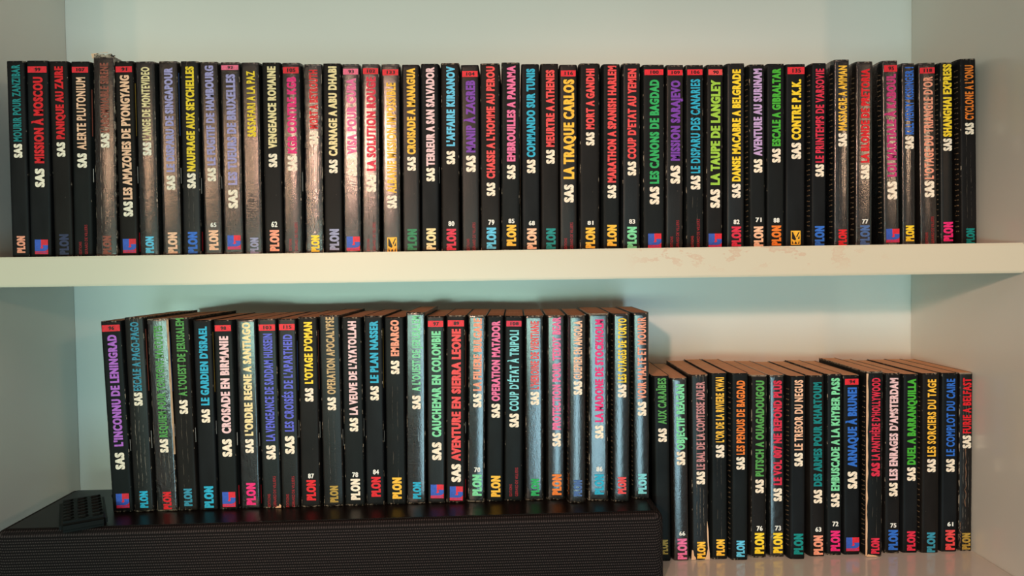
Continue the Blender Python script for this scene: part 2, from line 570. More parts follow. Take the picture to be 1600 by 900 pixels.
def make_book(spec, row, prev, nxt):
    (title, tcol, top, bot, sas, ttl, end, band, style, label) = spec
    xlt, xrt, yt = top
    xlb, xrb = bot
    Y = row['Y'](0.5 * (xlb + xrb)) + row.get('dy', {}).get(label, 0.0)
    gl = (min(xlt - prev[2][1], xlb - prev[3][1]) if prev else 6.0)
    gr = (min(nxt[2][0] - xrt, nxt[3][0] - xrb) if nxt else 6.0)
    px = (Y - CAM.y) / F
    X = on_y(0.5 * (xlb + xrb), 400, Y).x
    protr = 0.0
    big = max(0.0, gl if X > 0.02 else 0.0)
    if X > 0.05:
        protr = max(0.0, min(0.011, (gl * px - 0.0034) * 0.66 / X))
    Y -= protr
    px = (Y - CAM.y) / F
    zb = row['z']
    yb = row['yb']((xlb + xrb) / 2)
    bl, br = on_y(xlb, yb, Y), on_y(xrb, yb, Y)
    tl, tr = on_y(xlt, yt, Y), on_y(xrt, yt, Y)
    wd = 0.5 * ((br.x - bl.x) + (tr.x - tl.x))
    ztop = 0.5 * (tl.z + tr.z)
    # bottom centre where the book meets the board
    u = (zb - bl.z) / (tl.z - bl.z)
    xb = 0.5 * (bl.x + br.x) * (1 - u) + 0.5 * (tl.x + tr.x) * u
    xt = 0.5 * (tl.x + tr.x)
    lean = math.atan2(xt - xb, ztop - zb)
    fl = max(0.0002, min(0.0017, gl * px * 0.5 - 0.0002))
    fr = max(0.0002, min(0.0017, gr * px * 0.5 - 0.0002))
    lift = (wd / 2 + (fl if lean < 0 else fr)) * abs(math.sin(lean)) + 0.0001
    h = (ztop - zb - lift) / math.cos(lean)
    rng = random.Random(label)
    root = empty('paperback', (xb, Y, zb + lift), (0, lean, 0))
    tag(root, label, 'book', row['group'])
    gloss, crease, wear, rounded = style
    depth = 0.1085 - (0.003 if row['key'] == 'floor' else 0)
    cover = book_mesh(root, rng.uniform(-0.020, 0.020), wd, h, min(depth, -Y - 0.0006), fl, fr, cover_mat(gloss, crease, wear, rng.randrange(4)), rounded, row['page'])

    def zz(yz, x=None):
        yp = row['y0'] + yz / row['s']
        return (on_y(0.5 * (xlt + xrt), yp, Y).z - zb - lift) / math.cos(lean)

    new = band is not None
    dx = 0.6 * px
    cap = spec_cap.get(label, 15.2 if new else 13.9) * px
    scap = (15.6 if new else 13.9) * px
    up_spine('series_name', 'SAS', zz(sas[0]), zz(sas[1]), dx, scap, ink(C.get(row.get('sascol', {}).get(label, 'cream'))), cover)
    up_spine('title', title, zz(ttl[0]), zz(ttl[1]), dx, cap, ink(C[tcol]), cover)
    kind = end[0]
    if kind == 'P':
        col, b0, b1 = end[1:4]
        up_spine('publisher_name', 'PLON', zz(b0), zz(b1), dx * 1.5, (15.6 if len(end) > 4 or b0 - b1 > 80 else 13.8) * px, ink(C[col]), cover)
        if len(end) > 4:
            num, (n0, n1) = end[4], end[5]
            across('volume_number', num, dx * 2.5, zz(n0 - 5), zz(n1) - zz(n0), 9.5 * px, ink(C['white']), cover, off=0.02)
    elif kind == 'G':
        z0, z1 = zz(end[1]), zz(end[2])
        x0, x1 = -9.5 * px + dx, 11 * px + dx
        plate('publisher_logo', [[(0, 0), (1, 0), (1, 1), (0, 1)]], x0, x1, z0, z1, -0.0004, ink(C['logored']), cover)
        plate('logo_letter', G_BLUE, x0, x1, z0, z1, -0.0005, ink(C['logoblue']), cover)
        plate('logo_hook', G_HOOK, x0, x1, z0, z1, -0.0006, ink(C['logored']), cover)
        across('logo_caption', 'G DE VILLIERS', (x0 + x1) / 2, z0 + (z1 - z0) * 0.05, (z1 - z0) * 0.11, (x1 - x0) * 0.86, ink(C['logoblue']), cover, y=-0.0005, off=0.0)
    elif kind == 'M':
        z0, z1 = zz(end[1]), zz(end[2])
        plate('publisher_logo', [[(0, 0), (1, 0), (1, 1), (0, 1)]], -7 * px, 8 * px, z0, z1, -0.0004, ink(C['gold']), cover)
        plate('logo_letter', M_BLACK, -7 * px, 8 * px, z0, z1, -0.0005, ink(C['black']), cover)
    elif kind == 'E':
        b0, b1 = end[1:3]
        up_spine('imprint', 'EDITIONS', zz(b0), zz(b0 + (b1 - b0) * 0.42), -4.2 * px, 4.4 * px, ink(C['smallred']), cover, off=0.0)
        up_spine('imprint', 'GERARD DE VILLIERS', zz(b0), zz(b1), 5.0 * px, 4.6 * px, ink(C['smallred']), cover, off=0.0)
    if band:
        num, b0, b1, bc = band
        z0, z1 = zz(b0), zz(b1)
        plate('number_band', [[(0, 0), (1, 0), (1, 1), (0, 1)]], -wd / 2 + 0.0011, wd / 2 - 0.0007, z0, z1, -0.00035, ink(C[bc]), cover)
        across('band_number', num, dx * 2, z0 + (z1 - z0) * 0.22, (z1 - z0) * 0.60, (4.2 * len(num) + 0.4) * px, ink(C['black']), cover, y=-0.0006, off=0.02)
    # what shows of the boards beside the spine
    if X > 0.06 and gl > 6.5:
        side_print(cover, wd, fl, h, rng)
    if X < -0.02 and rng.random() < 0.75 and gr > 3:
        z0 = h * rng.uniform(0.30, 0.40)
        frame_line(cover, wd, fr, z0, z0 + rng.uniform(0.010, 0.018), C['white'])
        if rng.random() < 0.5:
            frame_line(cover, wd, fr, h * 0.62, h * rng.uniform(0.85, 0.96), rng.choice([C['dullgold'], C['brick'], C['emerald'], C['steel']]), 0.0020, 0.0009)
        if rng.random() < 0.35:
            frame_line(cover, wd, fr, 0.004, 0.022, C['smallred'], 0.0020, 0.0012)
    return root, cover, wd, h, fl, fr, px


spec_cap = {}

#  title, colour, (spine left, right, top) at the top, (left, right) at the foot, series (foot, top), title (foot, top), foot mark, band, (gloss, crease, wear, rounded), label
UPPER = [
 ('MOURIR POUR ZANZIBAR', 'teal', (10, 37, 95), (19, 46.5), (455, 395), (385, 58), ('P', 'salmon', 860, 788), None, (0, 0, 0, 0), 'black paperback with teal title ending ZANZIBAR, first on the upper shelf'),
 ('MISSION À MOSCOU', 'red', (41, 74.5, 94.5), (48.5, 80), (580, 500), (478, 110), ('G', 865, 803), ('99', 92, 65, 'band'), (0, 0, 0, 0), 'black paperback with red title ending MOSCOU under a red band'),
 ('PANIQUE AU ZAIRE', 'red', (76, 105, 95.5), (86, 114), (450, 388), (375, 65), ('P', 'navy', 868, 780), None, (0, 0, 0, 0), 'black paperback with slanting red title ending ZAIRE, dark navy publisher name'),
 ('ALERTE PLUTONIUM', 'peach', (110.5, 139, 96), (116.5, 144.5), (497, 435), (420, 112), ('E', 865, 740), ('107', 92, 67, 'band'), (0, 0, 0, 0), 'black paperback with pale peach title PLUTONIUM under red band 107'),
 ("L'ABOMINABLE SIRENE", 'brick', (145.5, 178, 88.5), (150.5, 183), (412, 350), (345, 50), ('P', 'brick', 865, 787), None, (2, 2, 2, 1), 'tattered black paperback with dull brown title, torn at its top edge'),
 ('LES AMAZONES DE PYONGYANG', 'peach', (179, 207, 95.5), (187.5, 216), (705, 640), (632, 103), ('G', 860, 800), ('91', 90, 65, 'band'), (0, 0, 0, 0), 'black paperback with long peach title ending PYONGYANG, red band 91'),
 ("L'ANGE DE MONTEVIDEO", 'straw', (211, 240.5, 96), (219.5, 247.5), (445, 388), (380, 68), ('P', 'sky', 860, 790), None, (2, 1, 1, 1), 'glossy black paperback with straw title ending MONTEVIDEO'),
 ('LE DISPARU DE SINGAPOUR', 'lav', (247.5, 276, 95.5), (255.5, 283), (592, 530), (515, 70), ('P', 'peach', 862, 772), None, (2, 0, 1, 0), 'glossy black paperback with lavender title ending SINGAPOUR'),
 ('NAUFRAGE AUX SEYCHELLES', 'yellow', (281.5, 309, 95.5), (287, 314), (585, 520), (512, 65), ('P', 'blue', 862, 770), None, (1, 1, 1, 1), 'black paperback with yellow title ending SEYCHELLES'),
 ('LE FUGITIF DE HAMBOURG', 'lav', (312.5, 338.5, 96.5), (319.5, 347.5), (555, 497), (487, 62), ('P', 'peach', 848, 763, '65', (755, 735)), None, (2, 0, 1, 0), 'black paperback numbered 65 with lavender title ending HAMBOURG'),
 ('LES TUEURS DE BRUXELLES', 'lav', (343.5, 374, 97), (351, 379.5), (670, 590), (570, 98), ('G', 845, 785), ('92', 80, 60, 'bandpink'), (2, 1, 1, 0), 'black paperback with lavender title ending BRUXELLES under a pink band'),
 ('SAFARI A LA PAZ', 'yellow', (376.5, 404, 97.5), (383.5, 410), (365, 320), (315, 85), ('P', 'grey', 862, 795), None, (2, 0, 0, 0), 'glossy brownish paperback with short yellow title ending LA PAZ'),
 ('VENGEANCE ROMAINE', 'straw', (409.5, 436.5, 97.5), (414.5, 442), (495, 437), (415, 65), ('P', 'salmon', 852, 762, '62', (755, 730)), None, (0, 0, 0, 0), 'matt black paperback numbered 62 with straw title ending ROMAINE'),
 ('KGB CONTRE KGB', 'hot', (440, 468, 98), (445, 471.5), (510, 445), (436, 110), ('E', 850, 730), ('105', 95, 68, 'band'), (2, 0, 1, 1), 'shiny black paperback with pink title ending KGB under red band 105'),
 ('MORT A BEYROUTH', 'red', (474, 503, 100), (479, 504.5), (398, 340), (330, 80), ('P', 'yellow', 855, 785), None, (3, 2, 2, 1), 'badly worn shiny paperback with red title ending BEYROUTH, yellow publisher name'),
 ('CARNAGE A ABU DHABI', 'straw', (504.5, 532, 99), (508, 535), (520, 462), (447, 65), ('P', 'grey', 848, 758), None, (0, 0, 0, 0), 'matt black paperback with straw title ending ABU DHABI'),
 ('VISA POUR CUBA', 'pink', (534, 561, 100), (538, 564), (530, 455), (440, 115), ('G', 850, 790), ('93', 100, 75, 'bandpink'), (2, 0, 1, 0), 'shiny black paperback with pink title ending CUBA under pink band 93'),
 ('LA SOLUTION ROUGE', 'wine', (565, 592.5, 100), (567, 592.5), (600, 525), (510, 110), ('E', 850, 730), ('102', 98, 73, 'band'), (2, 1, 1, 0), 'shiny black paperback with crimson title ending ROUGE under red band 102'),
 ('ALBANIE MISSION IMPOSSIBLE', 'gold', (595, 624, 100), (599.5, 625.5), (670, 615), (605, 135), ('M', 858, 793), ('133', 103, 78, 'band'), (2, 0, 1, 0), 'shiny black paperback with gold title ending IMPOSSIBLE under red band 133'),
 ('CROISADE A MANAGUA', 'gold', (627, 655, 101), (631, 655), (510, 450), (440, 72), ('P', 'emerald', 848, 758), None, (1, 0, 0, 0), 'black paperback with pale gold title ending MANAGUA, green publisher name'),
 ('TERREUR A SAN SALVADOR', 'palepink', (657.5, 684.5, 99.5), (659.5, 685.5), (555, 497), (490, 68), ('P', 'straw', 845, 755), None, (0, 0, 0, 0), 'black paperback with pale pink title ending SAN SALVADOR'),
 ("L'AFFAIRE KIRSANOV", 'sky', (688.5, 717.5, 98.5), (691, 717), (482, 425), (405, 65), ('P', 'wine', 848, 757, '80', (750, 728)), None, (0, 0, 1, 0), 'black paperback numbered 80 with sky blue title'),
 ('MANIP À ZAGREB', 'purple', (719.5, 748, 101.5), (723, 748.5), (515, 445), (432, 125), ('E', 850, 730), ('104', 110, 85, 'band'), (1, 0, 0, 0), 'black paperback with purple title ending ZAGREB under red band 104'),
 ("CHASSE A L'HOMME AU PEROU", 'coral', (749.5, 781, 99), (752.5, 780.5), (617, 560), (543, 65), ('P', 'sky', 842, 752, '79', (745, 722)), None, (0, 0, 1, 0), 'black paperback numbered 79 with red title ending PEROU'),
 ('EMBROUILLES A PANAMA', 'pink', (783, 812.5, 97.5), (784.5, 811), (545, 485), (470, 62), ('P', 'gold', 830, 740, '85', (738, 718)), None, (0, 0, 1, 0), 'black paperback numbered 85 with pink title ending PANAMA'),
 ('COMMANDO SUR TUNIS', 'cyan', (814, 842, 100), (817, 842.5), (520, 462), (452, 75), ('P', 'peach', 843, 755, '68', (747, 727)), None, (0, 0, 0, 0), 'black paperback numbered 68 with cyan title ending TUNIS'),
 ('MEURTRE A ATHENES', 'coral', (845, 872, 99.5), (846, 873), (480, 420), (408, 80), ('P', 'deepteal', 842, 755), None, (0, 0, 0, 0), 'black paperback with coral title ending ATHENES, teal publisher name'),
 ('LA TRAQUE CARLOS', 'gold', (874, 901, 101), (875.5, 900.5), (645, 568), (545, 120), ('E', 845, 730), ('116', 108, 82, 'band'), (1, 0, 0, 0), 'black paperback with extra large gold title under red band 116'),
 ('MORT A GANDHI', 'coral', (906, 936.5, 99), (906.5, 935.5), (402, 345), (333, 75), ('P', 'gold', 840, 752, '81', (745, 727)), None, (0, 0, 1, 0), 'black paperback numbered 81 with short red title'),
 ('MARATHON A SPANISH HARLEM', 'coral', (942, 968.5, 100), (943, 966.5), (627, 570), (560, 63), ('P', 'gold', 830, 740), None, (0, 0, 0, 0), 'black paperback with long red title ending SPANISH HARLEM'),
 ("COUP D'ETAT AU YEMEN", 'coral', (973, 1000, 99), (973, 999), (530, 470), (460, 75), ('P', 'mint', 840, 748, '83', (740, 720)), None, (1, 0, 1, 0), 'black paperback numbered 83 with red title ending YEMEN'),
 ('LES CANONS DE BAGDAD', 'green', (1005, 1037.5, 101), (1005.5, 1037.5), (653, 577), (565, 122), ('G', 838, 777), ('100', 102, 78, 'band'), (0, 0, 1, 0), 'thick black paperback with green title ending BAGDAD under red band 100'),
 ('MISSION SARAJEVO', 'purple', (1041, 1068, 101.5), (1041, 1066), (565, 487), (467, 125), ('E', 840, 720), ('109', 103, 80, 'band'), (1, 0, 1, 0), 'black paperback with purple title ending SARAJEVO under red band 109'),
 ('LE DISPARU DES CANARIES', 'cyan', (1072, 1098.5, 101.5), (1072.5, 1099), (590, 530), (520, 120), ('E', 840, 715), ('106', 102, 78, 'band'), (0, 1, 1, 0), 'black paperback with cyan title ending CANARIES under red band 106'),
 ('LA TAUPE DE LANGLEY', 'lime', (1104.5, 1130, 101), (1104, 1127.5), (668, 588), (570, 122), ('G', 838, 777), ('90', 102, 78, 'coral'), (0, 0, 1, 0), 'black paperback with lime green title ending LANGLEY'),
 ('DANSE MACABRE A BELGRADE', 'yellow', (1136.5, 1163, 99), (1136, 1162), (625, 565), (555, 78), ('P', 'wine', 832, 747, '82', (742, 722)), None, (1, 0, 0, 0), 'black paperback numbered 82 with yellow title ending BELGRADE'),
 ('AVENTURE AU SURINAM', 'mauve', (1171, 1194, 100.5), (1172, 1195.5), (518, 460), (447, 75), ('P', 'peach', 832, 747, '71', (733, 713)), None, (0, 0, 1, 0), 'black paperback numbered 71 with lilac title ending SURINAM'),
 ('ESCALE A GIBRALTAR', 'grass', (1199, 1225, 99.5), (1198, 1225), (475, 415), (405, 73), ('P', 'orange', 828, 743, '88', (735, 715)), None, (0, 0, 0, 0), 'black paperback numbered 88 with green title ending GIBRALTAR'),
 ('CONTRE P.K.K.', 'yellow', (1228, 1258.5, 100), (1228.5, 1256.5), (460, 390), (378, 120), ('M', 825, 765), ('135', 98, 68, 'band'), (0, 0, 0, 0), 'black paperback with short yellow title under red band 135'),
 ('LE PRINTEMPS DE VARSOVIE', 'wine', (1269, 1291, 98.5), (1268.5, 1289.5), (535, 482), (475, 75), ('P', 'blue', 828, 745), None, (0, 0, 0, 0), 'black paperback with crimson title ending VARSOVIE'),
 ('MASSACRE A AMMAN', 'gold', (1304, 1327, 93), (1304, 1326), (407, 350), (338, 62), ('P', 'red', 828, 760), None, (2, 1, 1, 1), 'taller black paperback with gold title ending AMMAN, scuffed right edge'),
 ('LA BLONDE DE PRETORIA', 'red', (1338, 1364, 96), (1337.5, 1362), (545, 485), (475, 75), ('P', 'steel', 825, 742, '77', (740, 720)), None, (2, 0, 1, 0), 'black paperback numbered 77 with red title ending PRETORIA'),
 ('LOI MARTIALE À KABOUL', 'magenta', (1379, 1402.5, 94.5), (1382, 1405), (632, 555), (535, 97), ('G', 815, 757), ('95', 88, 60, 'band'), (2, 0, 1, 0), 'black paperback with magenta title ending KABOUL under a red band'),
 ('KILL HENRY KISSINGER !', 'blue', (1409, 1429.5, 98.5), (1410.5, 1430), (417, 362), (355, 68), ('P', 'yellow', 810, 743), None, (2, 1, 1, 1), 'slim black paperback with dark blue title and yellow publisher name'),
 ("L'OTAGE DU TRIANGLE D'OR", 'salmon', (1434, 1462, 98), (1440, 1464), (623, 553), (545, 108), ('E', 820, 705), ('118', 95, 70, 'band'), (2, 0, 1, 1), "black paperback with salmon title ending TRIANGLE D'OR"),
 ('SHANGHAI EXPRESS', 'yellow', (1469, 1488, 97.5), (1471, 1489), (425, 372), (365, 55), ('P', 'hot', 810, 728), None, (1, 0, 1, 0), 'black paperback with yellow title SHANGHAI EXPRESS'),
 ("CYCLONE A L'ONU", 'orange', (1500.5, 1524.5, 91.5), (1503, 1526.5), (355, 305), (293, 60), ('P', 'deepteal', 820, 755), None, (0, 1, 1, 0), 'tall black paperback with orange title, last beside the right panel'),
]
SB = [
 ("L'INCONNU DE LENINGRAD", 'violet', (156.5, 188.5, 501.5), (177, 207), (678, 610), (585, 137), ('G', 833, 775), ('96', 123, 97, 'band'), (0, 0, 1, 0), 'leaning black paperback with violet title ending LENINGRAD, beside the power adapter'),
 ('ESCALE A PAGO-PAGO', 'bluegreen', (194, 223, 496), (210.5, 240), (422, 368), (362, 85), ('P', 'cyan', 832, 765), None, (1, 2, 1, 1), 'creased black paperback with blue title ending PAGO-PAGO'),
 ('REQUIEM POUR TONTONS MACOUTES', 'leaf', (228, 262, 498), (247, 276), (610, 555), (548, 100), ('P', 'red', 838, 768), None, (3, 2, 2, 1), 'wrinkled film-wrapped paperback with long green title and bright red publisher name'),
 ("A L'OUEST DE JERUSALEM", 'leaf', (265.5, 294, 496.5), (279.5, 308.5), (455, 398), (383, 70), ('P', 'bluegreen', 825, 755), None, (0, 1, 1, 0), 'leaning black paperback with green title ending JERUSALEM, near the left end'),
 ("LE GARDIEN D'ISRAEL", 'cyan', (301, 330, 500), (313, 339.5), (490, 435), (420, 103), ('P', 'cyan', 832, 745), None, (0, 0, 0, 0), "black paperback with cyan title ending D'ISRAEL"),
 ('CROISADE EN BIRMANIE', 'palepink', (333.5, 362, 500), (343.5, 371), (627, 555), (533, 142), ('G', 828, 768), ('98', 122, 98, 'band'), (0, 0, 0, 0), 'black paperback with pale pink title ending BIRMANIE under red band 98'),
 ("L'ORDRE REGNE A SANTIAGO", 'straw', (368.5, 398.5, 499), (378, 406), (612, 555), (542, 87), ('P', 'hot', 820, 732), None, (2, 0, 0, 1), 'black paperback with straw title ending SANTIAGO, pink publisher name'),
 ('LA VENGEANCE DE SADDAM HUSSEIN', 'indigo', (402, 431, 498), (411.5, 439), (637, 580), (563, 132), ('E', 828, 705), ('103', 120, 95, 'band'), (1, 0, 1, 0), 'black paperback with indigo title under red band 103, chipped foot'),
 ("LES CROISÉS DE L'APARTHEID", 'indigo', (433.5, 462, 498), (441, 467), (615, 543), (525, 135), ('E', 828, 705), ('115', 118, 93, 'band'), (1, 0, 0, 0), 'black paperback with indigo title ending APARTHEID under red band 115'),
 ("L'OTAGE D'OMAN", 'yellow', (465.5, 494.5, 495.5), (471, 500.5), (405, 350), (333, 85), ('P', 'red', 802, 720, '87', (718, 698)), None, (0, 0, 1, 0), "black paperback numbered 87 with short yellow title ending D'OMAN"),
 ('OPERATION APOCALYPSE', 'tan', (498.5, 530, 492.5), (506.5, 536.5), (440, 387), (375, 65), ('P', 'dullgold', 810, 743), None, (1, 1, 1, 1), 'black paperback with tan title ending APOCALYPSE'),
 ("LA VEUVE DE L'AYATOLLAH", 'palepink', (533.5, 564, 495.5), (540, 569.5), (525, 470), (458, 82), ('P', 'cream', 800, 715, '78', (713, 693)), None, (0, 0, 1, 0), 'black paperback numbered 78 with pale pink title'),
 ('LE PLAN NASSER', 'cyan', (569, 596.5, 493.5), (573, 600.5), (400, 342), (330, 80), ('P', 'red', 787, 707, '84', (702, 682)), None, (0, 0, 1, 0), 'black paperback numbered 84 with short blue title and red publisher name'),
 ('EMBARGO', 'salmon', (600, 631, 495.5), (606, 633), (295, 240), (222, 77), ('P', 'gold', 795, 710), None, (0, 1, 0, 1), 'black paperback with one-word salmon title EMBARGO'),
 ("A L'OUEST DE JERUSALEM", 'mint', (633.8, 664.5, 488), (637, 664), (435, 380), (363, 60), ('P', 'cyan', 795, 728), None, (2, 1, 1, 1), 'taller upright paperback with mint title ending JERUSALEM, amid the soundbar row'),
 ('CAUCHEMAR EN COLOMBIE', 'mint', (666.5, 694, 494), (669, 695), (640, 568), (547, 122), ('G', 793, 738), ('97', 105, 80, 'band'), (1, 0, 0, 0), 'black paperback with mint title ending COLOMBIE under red band 97'),
 ('AVENTURE EN SIERRA LEONE', 'coral', (697, 727, 492.5), (698.5, 725), (728, 655), (643, 113), ('G', 802, 745), ('89', 103, 78, 'band'), (0, 0, 1, 0), 'black paperback with long coral title ending SIERRA LEONE under red band 89'),
 ('LA FILIERE BULGARE', 'salmon', (733, 758, 492.5), (731.5, 756.5), (428, 372), (362, 70), ('P', 'mint', 783, 698, '70', (693, 673)), None, (2, 0, 2, 1), 'black paperback numbered 70 with salmon title ending BULGARE'),
 ('OPERATION MATADOR', 'pink', (762, 786, 493), (761.5, 785), (470, 413), (403, 80), ('P', 'gold', 787, 703), None, (0, 0, 0, 0), 'black paperback with pink title ending MATADOR'),
 ("COUP D'ÉTAT À TRIPOLI", 'aqua', (789.5, 816, 493.5), (789, 815), (508, 453), (442, 118), ('E', 785, 670), ('108', 103, 80, 'wine'), (0, 0, 0, 0), 'black paperback with aqua title ending TRIPOLI under red band 108'),
 ("L'HEROINE DE VIENTIANE", 'coral', (821, 848, 493), (822, 848), (418, 365), (355, 82), ('P', 'green', 783, 715), None, (2, 0, 1, 0), 'shiny paperback with coral title ending VIENTIANE, green publisher name'),
 ('PROTECTION POUR TEDDY BEAR', 'pink', (855.5, 881.5, 492.5), (856.5, 881), (585, 530), (518, 65), ('P', 'orange', 780, 697), None, (2, 0, 1, 1), 'black paperback with long pink title ending TEDDY BEAR'),
 ('GUEPIER EN ANGOLA', 'peach', (890, 914, 492.5), (890, 913), (378, 322), (315, 80), ('P', 'steel', 785, 720), None, (2, 1, 1, 1), 'shiny paperback with peach title ending ANGOLA'),
 ('LA MADONE DE STOCKHOLM', 'hot', (921, 950, 489.5), (920, 950), (553, 500), (487, 75), ('P', 'cyan', 778, 697, '86', (690, 670)), None, (2, 0, 2, 0), 'shiny paperback numbered 86 with hot pink title ending STOCKHOLM'),
 ('LES OTAGES DE TOKYO', 'yellow', (959.5, 983, 490), (959, 982), (388, 335), (328, 70), ('P', 'coral', 775, 708), None, (2, 0, 0, 1), 'shiny paperback with yellow title ending TOKYO'),
 ('VOIR MALTE ET MOURIR', 'salmon', (990, 1013, 488.5), (991.5, 1013.5), (462, 405), (395, 65), ('P', 'aqua', 775, 695), None, (2, 0, 0, 1), 'last paperback at the right end of the soundbar, salmon title'),
]
FL = [
 ('AUX CARAÏBES', 'leaf', (1022, 1044, 587.5), (1025, 1047.5), (387, 332), (315, 130), ('P', 'dullgold', 838, 780), None, (0, 0, 0, 0), 'black paperback with green title ending CARAIBES, half behind the soundbar end'),
 ('OBJECTIF REAGAN', 'mint', (1050, 1072.5, 591), (1053.5, 1076), (480, 425), (418, 155), ('P', 'pink', 858, 775, '66', (768, 750)), None, (2, 0, 0, 1), 'black paperback numbered 66 with mint title'),
 ('LE BAL DE LA COMTESSE ADLER', 'rose', (1080.5, 1105.5, 585.5), (1082, 1107), (557, 505), (498, 145), ('P', 'gold', 855, 788), None, (1, 2, 1, 1), 'black paperback with dusty pink title and both foot corners torn'),
 ("L'OR DE LA RIVIERE KWAI", 'gold', (1112, 1135, 583), (1113, 1136), (450, 398), (388, 127), ('P', 'gold', 843, 778), None, (0, 1, 0, 0), 'black paperback with thin gold title ending KWAI'),
 ('LES PENDUS DE BAGDAD', 'orange', (1144, 1168.5, 583), (1144, 1167.5), (498, 447), (438, 140), ('P', 'sky', 848, 783), None, (0, 0, 0, 0), 'black paperback with orange title ending BAGDAD'),
 ('PUTSCH A OUAGADOUGOU', 'leaf', (1175, 1198, 586), (1173, 1197), (592, 537), (525, 140), ('P', 'yellow', 835, 752, '76', (748, 728)), None, (0, 0, 2, 0), 'black paperback numbered 76 with green title ending OUAGADOUGOU'),
 ('LE VOL 007 NE REPOND PLUS', 'wine', (1202.5, 1225, 586), (1203, 1225), (625, 572), (560, 140), ('P', 'yellow', 833, 752, '73', (747, 727)), None, (2, 0, 1, 1), 'black paperback numbered 73 with long crimson title ending PLUS'),
 ('LE TRESOR DU NEGUS', 'peach', (1236, 1258, 587.5), (1235, 1257), (485, 430), (420, 138), ('P', 'deepteal', 838, 755), None, (0, 0, 0, 0), 'black paperback with cream title ending NEGUS, teal publisher name'),
 ('DES ARMES POUR KHARTOUM', 'teal', (1264.5, 1287.5, 586.5), (1266, 1288), (633, 578), (565, 147), ('P', 'salmon', 840, 762, '63', (752, 733)), None, (0, 0, 0, 0), 'black paperback numbered 63 with teal title ending KHARTOUM'),
 ('EMBUSCADE A LA KHYBER PASS', 'mint', (1292.5, 1316, 584.5), (1293, 1314), (648, 593), (583, 130), ('P', 'hot', 825, 743, '72', (730, 710)), None, (0, 0, 1, 0), 'black paperback numbered 72 with long mint title ending KHYBER PASS'),
 ('ARNAQUE À BRUNEI', 'blue', (1318.5, 1342, 586), (1318.5, 1343), (575, 505), (487, 168), ('G', 825, 770), ('94', 157, 133, 'band'), (0, 0, 0, 0), 'black paperback with blue title ending BRUNEI under red band 94'),
 ("LA PANTHÈRE D'HOLLYWOOD", 'wine', (1355.5, 1380, 580.5), (1354.5, 1377.5), (525, 470), (460, 130), ('P', 'wine', 835, 773), None, (0, 1, 2, 1), 'worn paperback with crimson title ending HOLLYWOOD and a pale rubbed left edge'),
 ("LES ENRAGES D'AMSTERDAM", 'palepink', (1384.5, 1407, 583), (1382.5, 1405), (605, 550), (540, 130), ('P', 'blue', 820, 740, '75', (735, 717)), None, (0, 0, 1, 0), 'black paperback numbered 75 with pale pink title ending AMSTERDAM'),
 ('DUEL A BARRANQUILLA', 'grass', (1412, 1435, 584.5), (1411, 1433), (543, 488), (478, 133), ('P', 'wine', 823, 745), None, (0, 0, 0, 0), 'black paperback with green title ending BARRANQUILLA'),
 ('LES SORCIERS DU TAGE', 'gold', (1442, 1468, 583), (1440, 1466), (508, 455), (445, 135), ('P', 'bluegreen', 830, 750), None, (0, 0, 0, 0), 'black paperback with gold title ending TAGE'),
 ('LE COMPLOT DU CAIRE', 'blue', (1472, 1497, 582.5), (1471, 1494.5), (507, 455), (443, 133), ('P', 'coral', 820, 740, '61', (730, 712)), None, (0, 0, 0, 0), 'black paperback numbered 61 with blue title ending CAIRE'),
 ('FURIE A BELFAST', 'red', (1500, 1520, 582.5), (1498, 1518), (412, 360), (352, 130), ('P', 'dullgold', 818, 752), None, (1, 2, 2, 1), 'cracked paperback with smudged red title, last on the bottom board'),
]
for nm, cp in (('gold title under red band 116', 17.5),):
    for s in UPPER:
        if s[9].endswith(nm):
            spec_cap[s[9]] = cp
for s in UPPER:
    if 'MOSCOU' in s[9]:
        spec_cap[s[9]] = 16.0

ZS = -0.2122
rows = [
    (UPPER, dict(key='shelf', Y=lambda x: -0.157 + (on_y(x, 400, -0.14).x + 0.47) * 0.0424, z=T, yb=lambda x: 400 - 0.0125 * x + 1.0,
              y0=80.0, s=2.727, group='black paperbacks on the upper shelf', page=M_PAGE_DARK,
              sascol={'glossy brownish paperback with short yellow title ending LA PAZ': 'yellow'})),
    (SB, dict(key='bar', Y=lambda x: -0.1585 + (on_y(x, 780, -0.145).x + 0.385) * 0.0490, z=ZS, yb=lambda x: 803 - 0.0325 * (x - 177),
              y0=470.0, s=2.572, group='black paperbacks standing on the soundbar', page=M_PAGE_DARK)),
    (FL, dict(key='floor', Y=lambda x: -0.1240 + (x - 1060) / 450.0 * 0.0130, z=-H, yb=lambda x: 875 - 0.0300 * (x - 1060),
              y0=540.0, s=2.571, group='black paperbacks on the bottom board', page=M_PAGE,
              sascol={'worn paperback with crimson title ending HOLLYWOOD and a pale rubbed left edge': 'wine'})),
]
BOOKS = {}
for specs, row in rows:
    for i, s in enumerate(specs):
        BOOKS[s[9]] = make_book(s, row, specs[i - 1] if i else None, specs[i + 1] if i + 1 < len(specs) else None)


def find(word):
    return next(v for k, v in BOOKS.items() if word in k)


